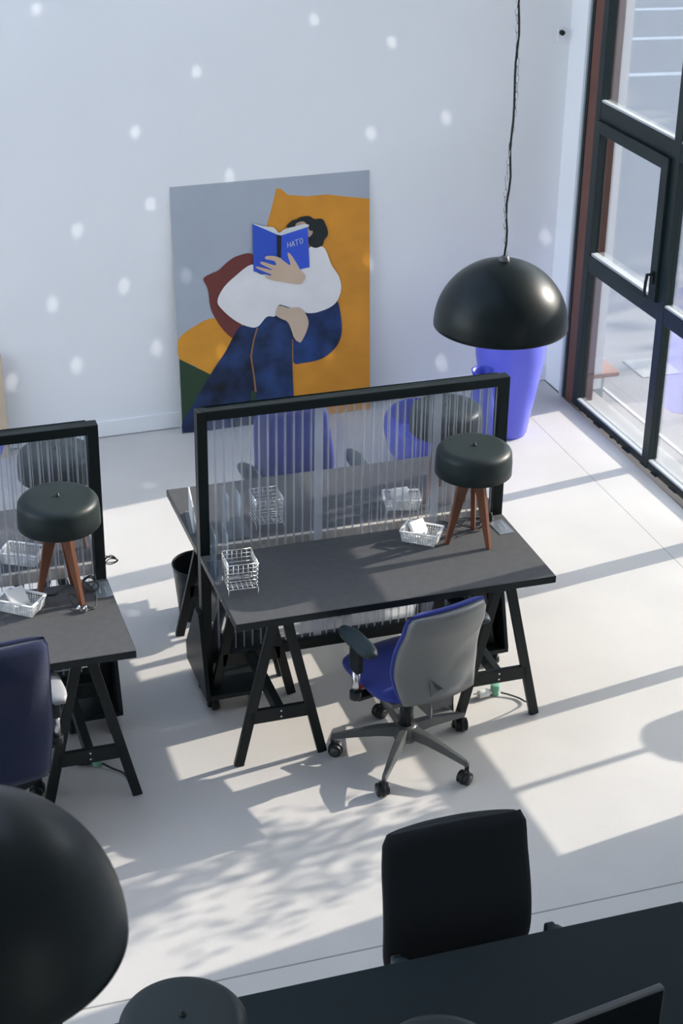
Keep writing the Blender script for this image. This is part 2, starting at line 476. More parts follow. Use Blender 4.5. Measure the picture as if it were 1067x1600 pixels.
def tree(name, loc, height, crown, label, seed=1, nleaf=2600, leaf=0.10, off=0.0):
    rnd = random.Random(seed)
    t = thing(name, label, 'tree', loc)
    mb = MB(); cz = height; cen = Vector((0, off, cz))
    mb.tube(smooth_path([(0, 0, 0), (0.03, 0.02, cz*0.35), (-0.03, 0.0, cz*0.72), (0, off*0.5, cz*0.9), (0, off, cz)], 5), [0.12]*11+[0.09, 0.08, 0.07, 0.06, 0.05, 0.04, 0.04, 0.03, 0.03, 0.02], 10)
    ends = []
    for i in range(16):
        a = rnd.uniform(0, 2*PI); e = rnd.uniform(-0.6, 1.3); q = rnd.uniform(.5, 1.0)
        en = cen+Vector((crown[0]*q*math.cos(a)*math.cos(e), crown[1]*q*math.sin(a)*math.cos(e), crown[2]*q*math.sin(e)))
        st = cen+Vector((0, 0, -0.1)) if i % 2 else cen+Vector((0, -off*0.3, -0.25))
        mid = (st+en)/2+Vector((0, 0, .08))
        mb.tube([st, mid, en], [0.025, 0.018, 0.006], 6); ends.append(en); ends.append(mid)
    mb.build('trunk', M['bark'], t)
    fm = MB()
    for i in range(nleaf):
        c = ends[rnd.randrange(len(ends))]
        p = c + Vector((rnd.gauss(0, crown[0]), rnd.gauss(0, crown[1]), rnd.gauss(0, crown[2])))*0.24
        s = leaf*rnd.uniform(.6, 1.3)
        X = Vector((rnd.gauss(0, 1), rnd.gauss(0, 1), rnd.gauss(0, 1))).normalized()
        Yv = X.orthogonal().normalized()
        fm.add([p-X*s, p+Yv*s*.45, p+X*s, p-Yv*s*.45], [(0, 1, 2, 3)])
    f = fm.build('foliage', M['leaf'], t, fix=False); f['kind'] = 'stuff'
    return t
tree('street_tree', (17.8, 9.6, -0.1), 5.0, (3.0, 3.0, 1.8), 'wide leafy tree farther along the street', 8, 4200, 0.2)
# potted tree standing just outside the fourth bay; its leaf shade falls across the floor
t = thing('potted_tree', 'small potted tree on the pavement just outside the fourth window bay', 'potted tree', (3.95, 0.03, -0.1))
mb = MB(); mb.lathe([(0.12, 0), (0.17, 0.25), (0.20, 0.55), (0.20, 0.80), (0.17, 0.98), (0.15, 0.98), (0.13, 0.90), (0, 0.9)], 32); mb.build('pot', M['greystone'], t)
mb = MB(); mb.tube([(0, 0, 0.9), (0.005, 0.003, 1.3), (0, 0, 1.6), (0.01, 0, 2.2)], [0.019, 0.018, 0.016, 0.006], 8)
rnd = random.Random(11); tips = []
for i in range(26):
    a = rnd.uniform(0, 2*PI); zz = rnd.uniform(1.5, 2.25); L = rnd.uniform(.14, .40)*(1-0.45*abs(zz-1.95)/0.5)
    st = Vector((0, 0, zz-0.08)); en = Vector((L*math.cos(a), L*math.sin(a), zz+rnd.uniform(0.0, .22)))
    mb.tube([st, (st+en)/2+Vector((0, 0, .02)), en], [0.006, 0.004, 0.002], 5); tips += [en, en, (st+en)/2]
mb.build('trunk', M['bark'], t)
fm = MB()
for i in range(1050):
    c = tips[rnd.randrange(len(tips))]; p = c+Vector((rnd.gauss(0, .07), rnd.gauss(0, .07), rnd.gauss(0, .06)))
    s = 0.030*rnd.uniform(.7, 1.3); X = Vector((rnd.gauss(0, 1), rnd.gauss(0, 1), rnd.gauss(0, 1))).normalized(); Yv = X.orthogonal().normalized()
    fm.add([p-X*s, p+Yv*s*.5, p+X*s, p-Yv*s*.5], [(0, 1, 2, 3)])
f = fm.build('foliage', M['leaf'], t, fix=False); f['kind'] = 'stuff'

# ================================================================== LARGE FURNITURE
H = 0.74
TT = 0.032                       # desk top thickness

def make_desk(label, L, D, group=None):
    t = thing('desk', label, 'desk', (0, 0, 0), 0, group)
    mb = MB(); mb.box((0, 0, H-TT), (L, D, H-0.001)); mb.box((0.002, 0.002, H-0.001), (L-0.002, D-0.002, H), 1)
    top = mb.build('desk_top', [M['desk_edge'], M['desk']], t, bevel=0.0012)
    for sx in (0, L):
        for k in range(4):
            mb = MB(); y = D*(0.16+0.225*k); x = -0.0012 if sx == 0 else L+0.0012
            mb.lathe([(0.005, 0), (0.005, 0.0012)], 10)
            s = mb.build('edge_screw', M['chrome'], t, loc=(x if sx == 0 else L, y, H-0.016), rot=(0, -PI/2 if sx == 0 else PI/2, 0))
    return t

def make_trestle(label, group=None):     # width .40 along x, depth .47 along y, top at desk underside
    t = thing('trestle', label, 'trestle', (0, 0, 0), 0, group)
    W, Dp, TOP = 0.395, 0.47, H-TT
    for y in (0, Dp):
        for s in (-1, 1):
            mb = MB()
            mb.bar((s*(W/2-0.012), y, 0.0), (s*0.028, y, TOP-0.02), 0.042, 0.024, (1, 0, 0))
            o = mb.build('leg', M['trestle'], t, bevel=0.003)
        mb = MB()
        z = 0.235; hw = (W/2-0.012)*(1-z/TOP)+0.028*(z/TOP)
        mb.box((-hw, y-0.012, z-0.033), (hw, y+0.008, z+0.033))
        cb = mb.build('crossbar', M['trestle'], t, bevel=0.003)
        mb = MB()
        for dz in (-0.014, 0.014):
            mb.lathe([(0.0045, -0.0135), (0.0045, 0.0)], 10, (0, 0, 0))
            n = 20
        mb2 = MB()
        for dz in (-0.014, 0.014):
            c = Vector((0, y-0.0125, z+dz))
            vs = [c+Vector((0.0045*math.cos(a*PI/5), 0, 0.0045*math.sin(a*PI/5))) for a in range(10)]
            vb = [v+Vector((0, 0.003, 0)) for v in vs]
            mb2.add(vs+vb, [tuple(range(10))]+[(i, (i+1) % 10, 10+(i+1) % 10, 10+i) for i in range(10)])
        mb2.build('bolt', M['chrome'], t)
    mb = MB(); mb.box((-0.018, 0.008, 0.205), (0.018, Dp-0.012, 0.262))
    mb.build('stretcher', M['trestle'], t, bevel=0.003)
    mb = MB(); mb.box((-0.045, -0.01, TOP-0.045), (0.045, Dp+0.01, TOP))
    mb.build('top_rail', M['trestle'], t, bevel=0.003)
    return t

def make_partition(label, x0, x1, y0, group, joints, seed=1):
    t = thing('partition_screen', label, 'room divider', ((x0+x1)/2, y0+0.028, 0), 0, group)
    ox = (x0+x1)/2; hw = (x1-x0)/2; dy = 0.028; ZT = 1.411
    mb = MB()
    for s in (-1, 1): mb.box((min(s*hw, s*(hw-0.044)), -dy, 0.10), (max(s*hw, s*(hw-0.044)), dy, ZT))
    mb.box((-hw+0.044, -dy, ZT-0.042), (hw-0.044, dy, ZT)); mb.box((-hw+0.044, -dy, 0.185), (hw-0.044, dy, 0.235))
    mb.build('frame', M['frame_black'], t, bevel=0.003)
    # clear ribbed sheet, one continuous folded surface with slender milky ribs
    rnd = random.Random(seed)
    z0, z1 = 0.235, ZT-0.042
    xa, xb = -hw+0.045, hw-0.045
    mb = MB(); rb = MB(); n_r = 0
    x = xa; y = 0.0; prof = [(xa, y)]; ribs = []
    pitch = 0.0385
    while x + pitch < xb:
        prof.append((x+pitch-0.010, 0.0)); prof.append((x+pitch-0.0085, -0.007)); prof.append((x+pitch-0.0015, -0.007)); prof.append((x+pitch, 0.0))
        ribs.append(x+pitch-0.005); x += pitch
    prof.append((xb, 0.0))
    vs = []; fs = []
    for (px, py) in prof: vs += [(px, py, z0), (px, py, z1)]
    for i in range(len(prof)-1): fs.append((2*i, 2*i+2, 2*i+3, 2*i+1))
    mb.add(vs, fs); sh = mb.build('ribbed_sheet', M['sheet'], t, fix=False)
    mb = MB(); mb.add([(p[0], p[1]+0.012, p[2]) for p in vs[:2]+vs[-2:]], [(0, 2, 3, 1)])
    mb.build('backing_sheet', M['sheet'], t, fix=False)
    for i, rx in enumerate(ribs):
        mb = MB(); ww = 0.0032+0.0012*rnd.random()
        mb.box((rx-ww, -0.0085, z0), (rx+ww, -0.0072, z1))
        mb.build('rib', M['rib'], sh, fix=False)
        if rx > 0.0*hw and rnd.random() < 0.85:          # second sheet overlapping the right half
            mb = MB(); o = rnd.uniform(0.012, 0.026)
            mb.box((rx+o-0.0016, 0.0130, z0), (rx+o+0.0016, 0.0142, z1)); mb.build('rib', M['rib'], sh, fix=False)
    for jx in joints:
        mb = MB(); mb.box((jx-ox-0.019, -0.011, z0), (jx-ox+0.019, -0.009, z1)); mb.build('joint_strip', M['joint'], t)
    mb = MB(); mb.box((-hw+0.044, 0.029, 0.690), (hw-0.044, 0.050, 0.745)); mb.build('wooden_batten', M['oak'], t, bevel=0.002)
    for s in (-1, 1):
        mb = MB(); xo = s*(hw+0.010)
        poly = [(-0.035, 0.45), (0.035, 0.45), (0.235, 0.16), (0.225, 0.075), (-0.155, 0.075), (-0.155, 0.10)]
        mb.prism(poly, lambda a, b: (xo-0.009, a, b), lambda a, b: (xo+0.009, a, b))
        mb.build('side_gusset', M['frame_black'], t, bevel=0.002)
        mb = MB(); xi = s*(hw-0.235)
        mb.box((min(xi, xo), -0.155, 0.075), (max(xi, xo), 0.225, 0.097))
        bd = mb.build('foot_board', M['frame_black'], t, bevel=0.002)
        for (cx_, cy_) in ((s*(hw-0.03), -0.12), (s*(hw-0.20), -0.12), (s*(hw-0.03), 0.19), (s*(hw-0.20), 0.19)):
            mb = MB(); mb.box((cx_-0.03, cy_-0.025, 0.068), (cx_+0.03, cy_+0.025, 0.075))
            mb.tube([(cx_, cy_, 0.068), (cx_, cy_, 0.045)], 0.012, 10)
            mb.tube([(cx_-0.014, cy_+0.008, 0.026), (cx_+0.014, cy_+0.008, 0.026)], 0.026, 20)
            mb.build('caster', M['caster'], t)
    return t

G_PART = None
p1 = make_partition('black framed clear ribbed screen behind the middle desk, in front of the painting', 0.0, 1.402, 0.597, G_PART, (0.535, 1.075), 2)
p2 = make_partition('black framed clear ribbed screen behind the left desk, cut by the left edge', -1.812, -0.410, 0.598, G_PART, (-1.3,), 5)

d1 = make_desk('charcoal topped desk with an office chair at it and sun patches across its top', 1.401, 0.595)
d2 = dup(d1, (-1.823, -0.075, 0), 0.0, 'charcoal topped desk at the left edge of the picture, in front of the shorter screen')
d3 = dup(d1, (0.0, 0.665, 0), 0.0, 'charcoal topped desk on the far side of the middle ribbed screen, waste bin below')
d4 = dup(d1, (-1.823, 0.668, 0), 0.0, 'charcoal topped desk on the far side of the left ribbed screen')
d5 = make_desk('long black desk in the dark bottom right foreground, beside the dark empty chair', 1.95, 0.66)
d5.location = (-1.03, -2.69, 0)
for ch in d5.children:
    if ch.name.startswith('desk_top'): ch.data.materials[1] = M['near_desk']; ch.data.materials[0] = M['black_pl']
d6 = dup(d5, (-1.03, -3.355, 0), 0.0, 'black desk at the very bottom of the picture, carrying the dark monitor')

t1 = make_trestle('black A-shaped trestle under the left end of the middle desk')
t1.location = (0.205, 0.072, 0)
dup(t1, (1.195, 0.072, 0), 0, 'black A-shaped trestle under the right end of the middle desk, cable down its leg')
dup(t1, (-0.617, 0.0, 0), 0, 'black A-shaped trestle under the left desk')
dup(t1, (-1.60, 0.0, 0), 0, 'black trestle under the far left end of the left desk')
dup(t1, (0.205, 0.70, 0), 0, 'black trestle under the desk beyond the middle screen, beside the waste bin')
dup(t1, (1.195, 0.70, 0), 0, 'black trestle under the right end of the desk beyond the middle screen')
dup(t1, (-0.617, 0.72, 0), 0, 'black trestle under the desk beyond the left screen')
dup(t1, (-0.75, -2.60, 0), 0, 'black trestle under the left end of the foreground desk')
dup(t1, (0.68, -2.60, 0), 0, 'black trestle under the right end of the foreground desk')
dup(t1, (-0.75, -3.27, 0), 0, 'black trestle under the left end of the bottom desk')
dup(t1, (0.68, -3.27, 0), 0, 'black trestle under the right end of the bottom desk')

# ------------------------------------------------------------------ office chairs (facing local +y)
def make_chair(label, loc, rz, base_rot, bw=0.20, z0=0.44, z1=0.865, yb=-0.245, lean=0.055, shell='grey_shell', cush='blue_fab',
               pad='arm_pad', arm=0.275, base='base_grey', shoulder=0.90, ay=0.0, conc=0.030, arch=0.006, pil=0.0):
    t = thing('office_chair', label, 'office chair', loc, rz)
    def surf(u, v, off, grow=1.0, bot=0.0):
        z = z0 + bot + (z1-z0-bot)*v
        prof = 0.86 + 0.14*min(1, v/0.30)**0.8 if v < 0.30 else 1.0 - (1-shoulder)*((v-0.30)/0.70)**1.6
        # round the two top and bottom corners
        hw = bw*prof*grow
        e = abs(u)
        if v > 0.95: hw *= 1-0.06*((v-0.95)/0.05)**2
        zz = z + (arch*(1-e**2.5) - 0.004*e**6 if v > 0.6 else 0)*((v-0.6)/0.4 if v > .6 else 0)
        y = yb + 0.035*math.sin(PI*min(1, v*1.25)) - lean*v**1.6 + conc*(e**2)*(0.6+0.4*v) + off
        return Vector((u*hw, y, zz))
    U = [i/12-1 for i in range(25)]; V = [i/18 for i in range(19)]
    mb = MB()
    mb.grid([[surf(u, v, 0.012) for u in U] for v in V], [[surf(u, v, -0.010-0.012*(1-u*u)-pil*(1-max(abs(u), 0.02+v*0.98, 1-v*1.3)**9), 0.97) for u in U] for v in V])
    mb.build('backrest_shell', M[shell], t, bevel=0)
    mb = MB()
    mb.grid([[surf(u, v, 0.050-0.022*abs(u)**6-0.02*abs(2*v-1)**8, 1.02, 0.0)+Vector((0, 0, 0.012*v)) for u in U] for v in V],
            [[surf(u, v, 0.010, 1.02)+Vector((0, 0, 0.010*v)) for u in U] for v in V])
    mb.build('backrest_cushion', M[cush], t)
    # bracket joining back and seat
    mb = MB()
    mb.prism([(-0.055, 0.365), (0.055, 0.365), (0.062, z0+0.004), (-0.062, z0+0.004)], lambda a, b: (a, yb-0.010, b), lambda a, b: (a, yb+0.012, b))
    mb.box((-0.055, yb-0.01, 0.365), (0.055, 0.05, 0.40))
    mb.build('back_bracket', M[base], t, bevel=0.008)
    # seat
    def seat(u, v, top):
        w_ = 0.235*(1-0.16*abs(2*v-1)**5); y = 0.007+0.445*(v-0.5)*(1-0.13*abs(u)**5)
        r = (abs(u)**5)*0.02 + (abs(2*v-1)**6)*0.02
        return Vector((u*w_, y, (0.480-r-0.02*max(0, v-0.8)*5*0.6) if top else 0.432+r*0.2))
    mb = MB(); S = [i/14 for i in range(15)]
    mb.grid([[seat(u, v, True) for u in U] for v in S], [[seat(u, v, False) for u in U] for v in S])
    mb.build('seat', M[cush], t)
    mb = MB(); mb.prism([(-0.20, -0.19), (0.20, -0.19), (0.205, 0.19), (-0.205, 0.19)], lambda a, b: (a, b, 0.408), lambda a, b: (a, b, 0.434))
    mb.build('seat_pan', M[base], t, bevel=0.006)
    for s in (-1, 1):
        P = []; Q = []
        for i in range(9):
            v = i/8; y = ay-0.155+0.255*v; hw = 0.043*(1-0.5*abs(2*v-1)**4); xo = s*(arm-0.012*v)
            P.append([Vector((xo+hw*u, y, 0.682-0.008*abs(u)**3-0.006*abs(2*v-1)**4)) for u in (-1, -.7, -.3, 0, .3, .7, 1)])
            Q.append([Vector((xo+hw*u*0.9, y, 0.658)) for u in (-1, -.7, -.3, 0, .3, .7, 1)])
        mb = MB(); mb.grid(P, Q); pd = mb.build('armrest', M[pad], t)
        mb = MB(); mb.bar((s*arm, -0.03, 0.66), (s*arm, -0.03, 0.53), 0.036, 0.062, (1, 0, 0)); mb.build('arm_post', M['black_pl'], t, bevel=0.008)
        mb = MB(); mb.tube([(s*arm, -0.03, 0.535), (s*arm, -0.03, 0.42)], 0.017, 14); mb.build('arm_sleeve', M['chrome'], t)
        mb = MB(); mb.tube([(s*arm, -0.03, 0.435), (s*arm, -0.03, 0.40)], 0.026, 14)
        mb.box((min(s*0.17, s*arm), -0.055, 0.395), (max(s*0.17, s*arm), -0.005, 0.412)); mb.build('arm_bracket', M['black_pl'], t, bevel=0.002)
    mb = MB(); mb.tube([(0, 0, 0.40), (0, 0, 0.24)], 0.019, 16); mb.tube([(0, 0, 0.30), (0, 0, 0.12)], 0.030, 18)
    mb.build('gas_lift', M['black_pl'], t)
    mb = MB(); mb.lathe([(0.045, 0.085), (0.055, 0.10), (0.05, 0.155), (0.034, 0.165)], 24); mb.build('hub', M[base], t)
    for k in range(5):
        a = base_rot-rz+2*PI*k/5; d = Vector((math.cos(a), math.sin(a), 0)); s_ = Vector((-d.y, d.x, 0))
        mb = MB()
        A = Vector((0, 0, 0.128)); prev = None
        secs = [(0.03, 0.135, 0.052, 0.05), (0.12, 0.130, 0.044, 0.042), (0.22, 0.112, 0.034, 0.032), (0.30, 0.094, 0.026, 0.024), (0.318, 0.088, 0.02, 0.03)]
        vs = []
        for (rr_, z, ww, hh) in secs:
            c = d*rr_+Vector((0, 0, z))
            for i, j in ((-1, -1), (1, -1), (.72, 1), (-.72, 1)): vs.append(c+s_*(ww/2*i)+Vector((0, 0, hh/2*j)))
        fs = [(0, 1, 2, 3), (16, 19, 18, 17)]
        for q in range(4):
            for e in range(4): fs.append((q*4+e, q*4+4+e, q*4+4+(e+1) % 4, q*4+(e+1) % 4))
        mb.add(vs, fs); lg = mb.build('base_leg', M[base], t, bevel=0.004)
        mb = MB(); c = d*0.312
        b_ = a+1.1+0.9*k; cd_ = Vector((math.cos(b_), math.sin(b_), 0)); cs = Vector((-cd_.y, cd_.x, 0))
        off = c + cd_*0.014
        mb.tube([c+Vector((0, 0, 0.085)), c+Vector((0, 0, 0.05))], 0.010, 10)
        for s in (-1, 1):
            mb.tube([off+cs*(s*0.006)+Vector((0, 0, 0.029)), off+cs*(s*0.025)+Vector((0, 0, 0.029))], 0.029, 24)
        mb.tube([off-cs*0.007+Vector((0, 0, 0.031)), off+cs*0.007+Vector((0, 0, 0.031))], 0.033, 20)
        cw = mb.build('caster', M['caster'], t, bevel=0.003)
        for s in (-1, 1):
            mb = MB(); mb.tube([off+cs*(s*0.0255)+Vector((0, 0, 0.029)), off+cs*(s*0.0275)+Vector((0, 0, 0.029))], 0.019, 20); mb.build('wheel_cap', M[base], cw)
    return t

ch1 = make_chair('blue office chair with a grey plastic back shell, pushed up to the middle desk', (0.722, -0.062, 0), math.radians(13), math.radians(17.5))
mb = MB(); mb.box((-0.246, -0.02, 0.425), (-0.234, 0.02, 0.440)); mb.build('tag', M['red'], ch1)
ch2 = make_chair('dark blue fabric office chair with a pale grey armrest at the left desk', (-1.045, -0.10, 0), math.radians(3), math.radians(-30),
                 bw=0.245, z0=0.40, z1=1.03, yb=-0.235, lean=0.06, shell='navy_fab', cush='navy_fab', pad='arm_grey', arm=0.285, base='black_pl', shoulder=0.94, conc=0.02, arch=0.004, pil=0.026)
ch3 = make_chair('blue office chair seen through the ribbed screen, facing the far desk', (0.72, 1.42, 0), math.radians(180), math.radians(10))
ch4 = make_chair('black high-backed office chair in the bottom foreground, its back to the sun patches', (0.262, -1.97, 0), math.radians(180), math.radians(0),
                 bw=0.248, z0=0.36, z1=0.955, yb=-0.235, lean=0.045, shell='black_fab', cush='black_fab', arm=0.258, base='black_pl', shoulder=0.95, ay=0.13, conc=0.012, arch=0.002)
ch5 = make_chair('black office chair at the bottom left, mostly hidden behind the near pendant lamp', (-1.27, -1.97, 0), math.radians(180), math.radians(30),
                 bw=0.248, z0=0.36, z1=0.955, yb=-0.235, lean=0.045, shell='black_fab', cush='black_fab', arm=0.258, base='black_pl', shoulder=0.95, ay=0.13, conc=0.012, arch=0.002)

# ------------------------------------------------------------------ painting on the back wall
ART = {'orange_big': [(0.627, 1.427), (0.653, 1.422), (0.695, 1.382), (0.812, 1.364), (0.929, 1.365), (1.047, 1.342), (1.199, 1.316), (1.202, 0.144), (1.198, -0.316), (0.659, -0.287), (0.673, 0.363), (0.801, 0.737), (0.561, 1.209), (0.592, 1.305)],
 'orange_left': [(0.009, 0.591), (0.122, 0.666), (0.222, 0.695), (0.34, 0.656), (0.47, 0.597), (0.332, 0.434), (0.196, 0.349), (0.097, 0.418), (0.009, 0.47)],
 'green': [(0.008, 0.47), (0.196, 0.349), (0.281, 0.26), (0.063, -0.001), (0.006, 0.007)],
 'green2': [(0.436, 0.218), (0.489, 0.211), (0.486, 0.112), (0.433, 0.119)],
 'maroon': [(0.172, 0.937), (0.221, 0.965), (0.264, 0.979), (0.324, 1.026), (0.382, 1.053), (0.469, 1.057), (0.51, 0.972), (0.301, 0.791), (0.397, 0.627), (0.344, 0.559), (0.28, 0.618), (0.225, 0.712), (0.206, 0.773), (0.196, 0.875)],
 'jl': [(0.383, 0.629), (0.485, 0.613), (0.531, 0.649), (0.476, 0.537), (0.448, 0.45), (0.459, 0.314), (0.464, 0.191), (0.42, -0.065), (0.006, 0.007), (0.079, 0.18), (0.197, 0.361), (0.289, 0.484)],
 'jm': [(0.485, 0.613), (0.561, 0.671), (0.65, 0.648), (0.693, 0.571), (0.706, 0.51), (0.7, 0.36), (0.704, 0.145), (0.723, -0.185), (0.509, -0.155), (0.466, 0.206), (0.443, 0.421)],
 'jr': [(0.785, 0.665), (0.89, 0.668), (0.966, 0.705), (0.989, 0.717), (1.008, 0.641), (1.015, 0.52), (0.979, 0.433), (0.886, 0.368), (0.764, 0.355), (0.708, 0.367), (0.703, 0.51)],
 'shirt': [(0.25, 0.797), (0.289, 0.872), (0.364, 0.936), (0.467, 0.995), (0.524, 0.927), (0.775, 0.945), (0.816, 0.948), (0.814, 1.057), (0.881, 1.062), (0.917, 1.039), (0.954, 0.942), (1.001, 0.864), (1.012, 0.781), (0.974, 0.704), (0.89, 0.668), (0.8, 0.664), (0.681, 0.714), (0.625, 0.734), (0.613, 0.684), (0.59, 0.665), (0.546, 0.669), (0.485, 0.613), (0.412, 0.63), (0.34, 0.678), (0.277, 0.743)],
 'hair': [(0.681, 1.195), (0.714, 1.23), (0.739, 1.235), (0.766, 1.247), (0.81, 1.25), (0.832, 1.241), (0.853, 1.227), (0.898, 1.225), (0.919, 1.193), (0.934, 1.146), (0.929, 1.118), (0.911, 1.098), (0.901, 1.07), (0.881, 1.059), (0.851, 1.056), (0.819, 1.078), (0.808, 1.129), (0.749, 1.17)],
 'face': [(0.735, 1.204), (0.758, 1.219), (0.787, 1.218), (0.809, 1.193), (0.82, 1.164), (0.839, 1.158), (0.837, 1.141), (0.825, 1.129), (0.81, 1.126), (0.749, 1.16)],
 'bookl': [(0.475, 1.234), (0.622, 1.158), (0.622, 0.903), (0.541, 0.928), (0.473, 0.954)],
 'bookr': [(0.645, 1.15), (0.809, 1.185), (0.816, 0.944), (0.76, 0.936), (0.641, 0.915)],
 'pages': [(0.475, 1.235), (0.539, 1.214), (0.59, 1.206), (0.611, 1.193), (0.635, 1.167), (0.669, 1.185), (0.735, 1.196), (0.794, 1.204), (0.809, 1.185), (0.645, 1.147), (0.62, 1.155)],
 'spine': [(0.618, 1.158), (0.648, 1.15), (0.642, 1.016), (0.617, 1.026)],
 'hand': [(0.546, 1.033), (0.571, 1.037), (0.622, 1.025), (0.665, 0.992), (0.698, 0.97), (0.682, 1.034), (0.695, 1.04), (0.731, 0.986), (0.76, 0.932), (0.789, 0.893), (0.773, 0.858), (0.743, 0.849), (0.655, 0.87), (0.567, 0.897), (0.541, 0.921), (0.582, 0.921), (0.499, 0.966), (0.496, 0.98), (0.59, 0.949), (0.521, 0.992), (0.526, 1.006), (0.606, 0.977), (0.599, 1.003), (0.55, 1.019)],
 'hand2': [(0.622, 0.727), (0.681, 0.709), (0.755, 0.701), (0.799, 0.634), (0.798, 0.574), (0.759, 0.496), (0.736, 0.495), (0.71, 0.525), (0.679, 0.618), (0.627, 0.653), (0.603, 0.678)],
 'seam1': [(0.482, 0.607), (0.491, 0.606), (0.468, 0.538), (0.448, 0.439), (0.462, 0.313), (0.471, 0.209), (0.46, 0.21), (0.453, 0.314), (0.437, 0.437), (0.459, 0.539)],
 'seam2': [(0.7, 0.511), (0.708, 0.51), (0.705, 0.367), (0.698, 0.368)],
 'letters': [[(0.681, 1.107), (0.682, 1.075), (0.686, 1.075), (0.685, 1.106)], [(0.698, 1.109), (0.699, 1.077), (0.704, 1.077), (0.702, 1.109)], [(0.683, 1.088), (0.701, 1.091), (0.7, 1.095), (0.682, 1.093)], [(0.71, 1.078), (0.718, 1.111), (0.714, 1.112), (0.706, 1.08)], [(0.714, 1.111), (0.725, 1.079), (0.729, 1.08), (0.718, 1.112)], [(0.711, 1.087), (0.725, 1.09), (0.724, 1.094), (0.71, 1.091)], [(0.728, 1.111), (0.753, 1.118), (0.752, 1.122), (0.727, 1.115)], [(0.737, 1.115), (0.74, 1.082), (0.744, 1.082), (0.741, 1.115)], [(0.774, 1.106), (0.772, 1.099), (0.776, 1.098), (0.778, 1.106)], [(0.773, 1.099), (0.769, 1.094), (0.773, 1.091), (0.776, 1.097)], [(0.77, 1.094), (0.766, 1.093), (0.768, 1.089), (0.772, 1.091)], [(0.768, 1.092), (0.764, 1.095), (0.762, 1.092), (0.766, 1.089)], [(0.764, 1.094), (0.761, 1.1), (0.758, 1.099), (0.761, 1.093)], [(0.762, 1.1), (0.761, 1.108), (0.756, 1.108), (0.757, 1.099)], [(0.761, 1.107), (0.762, 1.115), (0.758, 1.116), (0.756, 1.108)], [(0.762, 1.114), (0.765, 1.12), (0.761, 1.122), (0.758, 1.117)], [(0.764, 1.119), (0.768, 1.121), (0.766, 1.125), (0.762, 1.123)], [(0.766, 1.121), (0.771, 1.119), (0.773, 1.122), (0.768, 1.125)], [(0.77, 1.12), (0.773, 1.113), (0.777, 1.115), (0.774, 1.121)], [(0.773, 1.114), (0.774, 1.106), (0.778, 1.106), (0.777, 1.114)]]}
def clampuv(p): return (min(max(p[0], 0.002), 1.196), min(max(p[1], 0.002), 1.483))
art_cols = dict(orange_big=(0.68, 0.28, 0.024), orange_left=(0.68, 0.29, 0.026), green=(0.020, 0.052, 0.022), green2=(0.020, 0.052, 0.022), maroon=(0.16, 0.035, 0.028),
                jl=(0.008, 0.024, 0.080), jm=(0.010, 0.030, 0.10), jr=(0.008, 0.030, 0.11), shirt=(0.80, 0.78, 0.76), hair=(0.008, 0.014, 0.013),
                face=(0.47, 0.33, 0.25), bookl=(0.030, 0.085, 0.52), bookr=(0.035, 0.095, 0.60), pages=(0.68, 0.70, 0.68), spine=(0.008, 0.012, 0.03),
                hand=(0.60, 0.44, 0.31), hand2=(0.60, 0.45, 0.33), seam1=(0.30, 0.15, 0.06), seam2=(0.30, 0.15, 0.06), letters=(0.50, 0.58, 0.72))
order = ['orange_big', 'orange_left', 'green', 'maroon', 'jl', 'green2', 'jr', 'jm', 'seam1', 'seam2', 'shirt', 'hair', 'face', 'pages', 'bookl', 'bookr', 'spine', 'hand', 'hand2', 'letters']
pt = thing('painting', 'large painting of a seated reader behind a blue book, leaning on the white wall', 'painting', (0.553, 3.402, 0))
pu = Vector((math.cos(0.0247), math.sin(0.0247), 0)); pv = Vector((-0.002, 0.066, 0.998)).normalized(); pn = pu.cross(pv).normalized()
def PP(a, b, o): return pu*a+pv*b+pn*o
mb = MB(); mb.prism([(0, 0), (1.198, 0), (1.198, 1.485), (0, 1.485)], lambda a, b: PP(a, b, 0), lambda a, b: PP(a, b, -0.028))
mb.build('canvas', M['canvas_edge'], pt, bevel=0.002)
mats = [mat('paint_blue_grey', (0.40, 0.44, 0.49), 0.75, noise=0.03, nscale=4)] ; mb = MB()
mb.add([PP(a, b, 0.0005) for a, b in ((0.001, 0.001), (1.197, 0.001), (1.197, 1.484), (0.001, 1.484))], [(0, 1, 2, 3)])
def smooth_poly(P, n=4):
    out = []; L = len(P)
    for i in range(L):
        a, b, c, d = [Vector(P[(i+k) % L]) for k in (-1, 0, 1, 2)]
        for k in range(n):
            t_ = k/n
            out.append(tuple(0.5*((2*b)+(c-a)*t_+(2*a-5*b+4*c-d)*t_*t_+(3*b-a-3*c+d)*t_**3)))
    return out
for li, k in enumerate(order):
    mm = mat('paint_'+k, art_cols[k], 0.7, noise=0.95 if k in ('jl', 'jm', 'jr') else (0.10 if 'orange' in k else (0.0 if k == 'letters' else 0.05)), nscale=6)
    mats.append(mm)
    polys = ART[k] if k == 'letters' else [ART[k]]
    for p in polys:
        sm = p if (k in ('letters', 'orange_big', 'bookl', 'bookr', 'spine', 'green2', 'seam1', 'seam2', 'green')) else smooth_poly(p)
        n0 = len(mb.v)
        bmx = [Vector((*clampuv(q), 0)) for q in sm]
        from mathutils.geometry import tessellate_polygon
        tris = tessellate_polygon([bmx])
        mb.add([PP(q.x, q.y, 0.0012+0.0006*li) for q in bmx], [tuple(tr) for tr in tris], li+1)
pic = mb.build('painted_picture', mats, pt, fix=False)
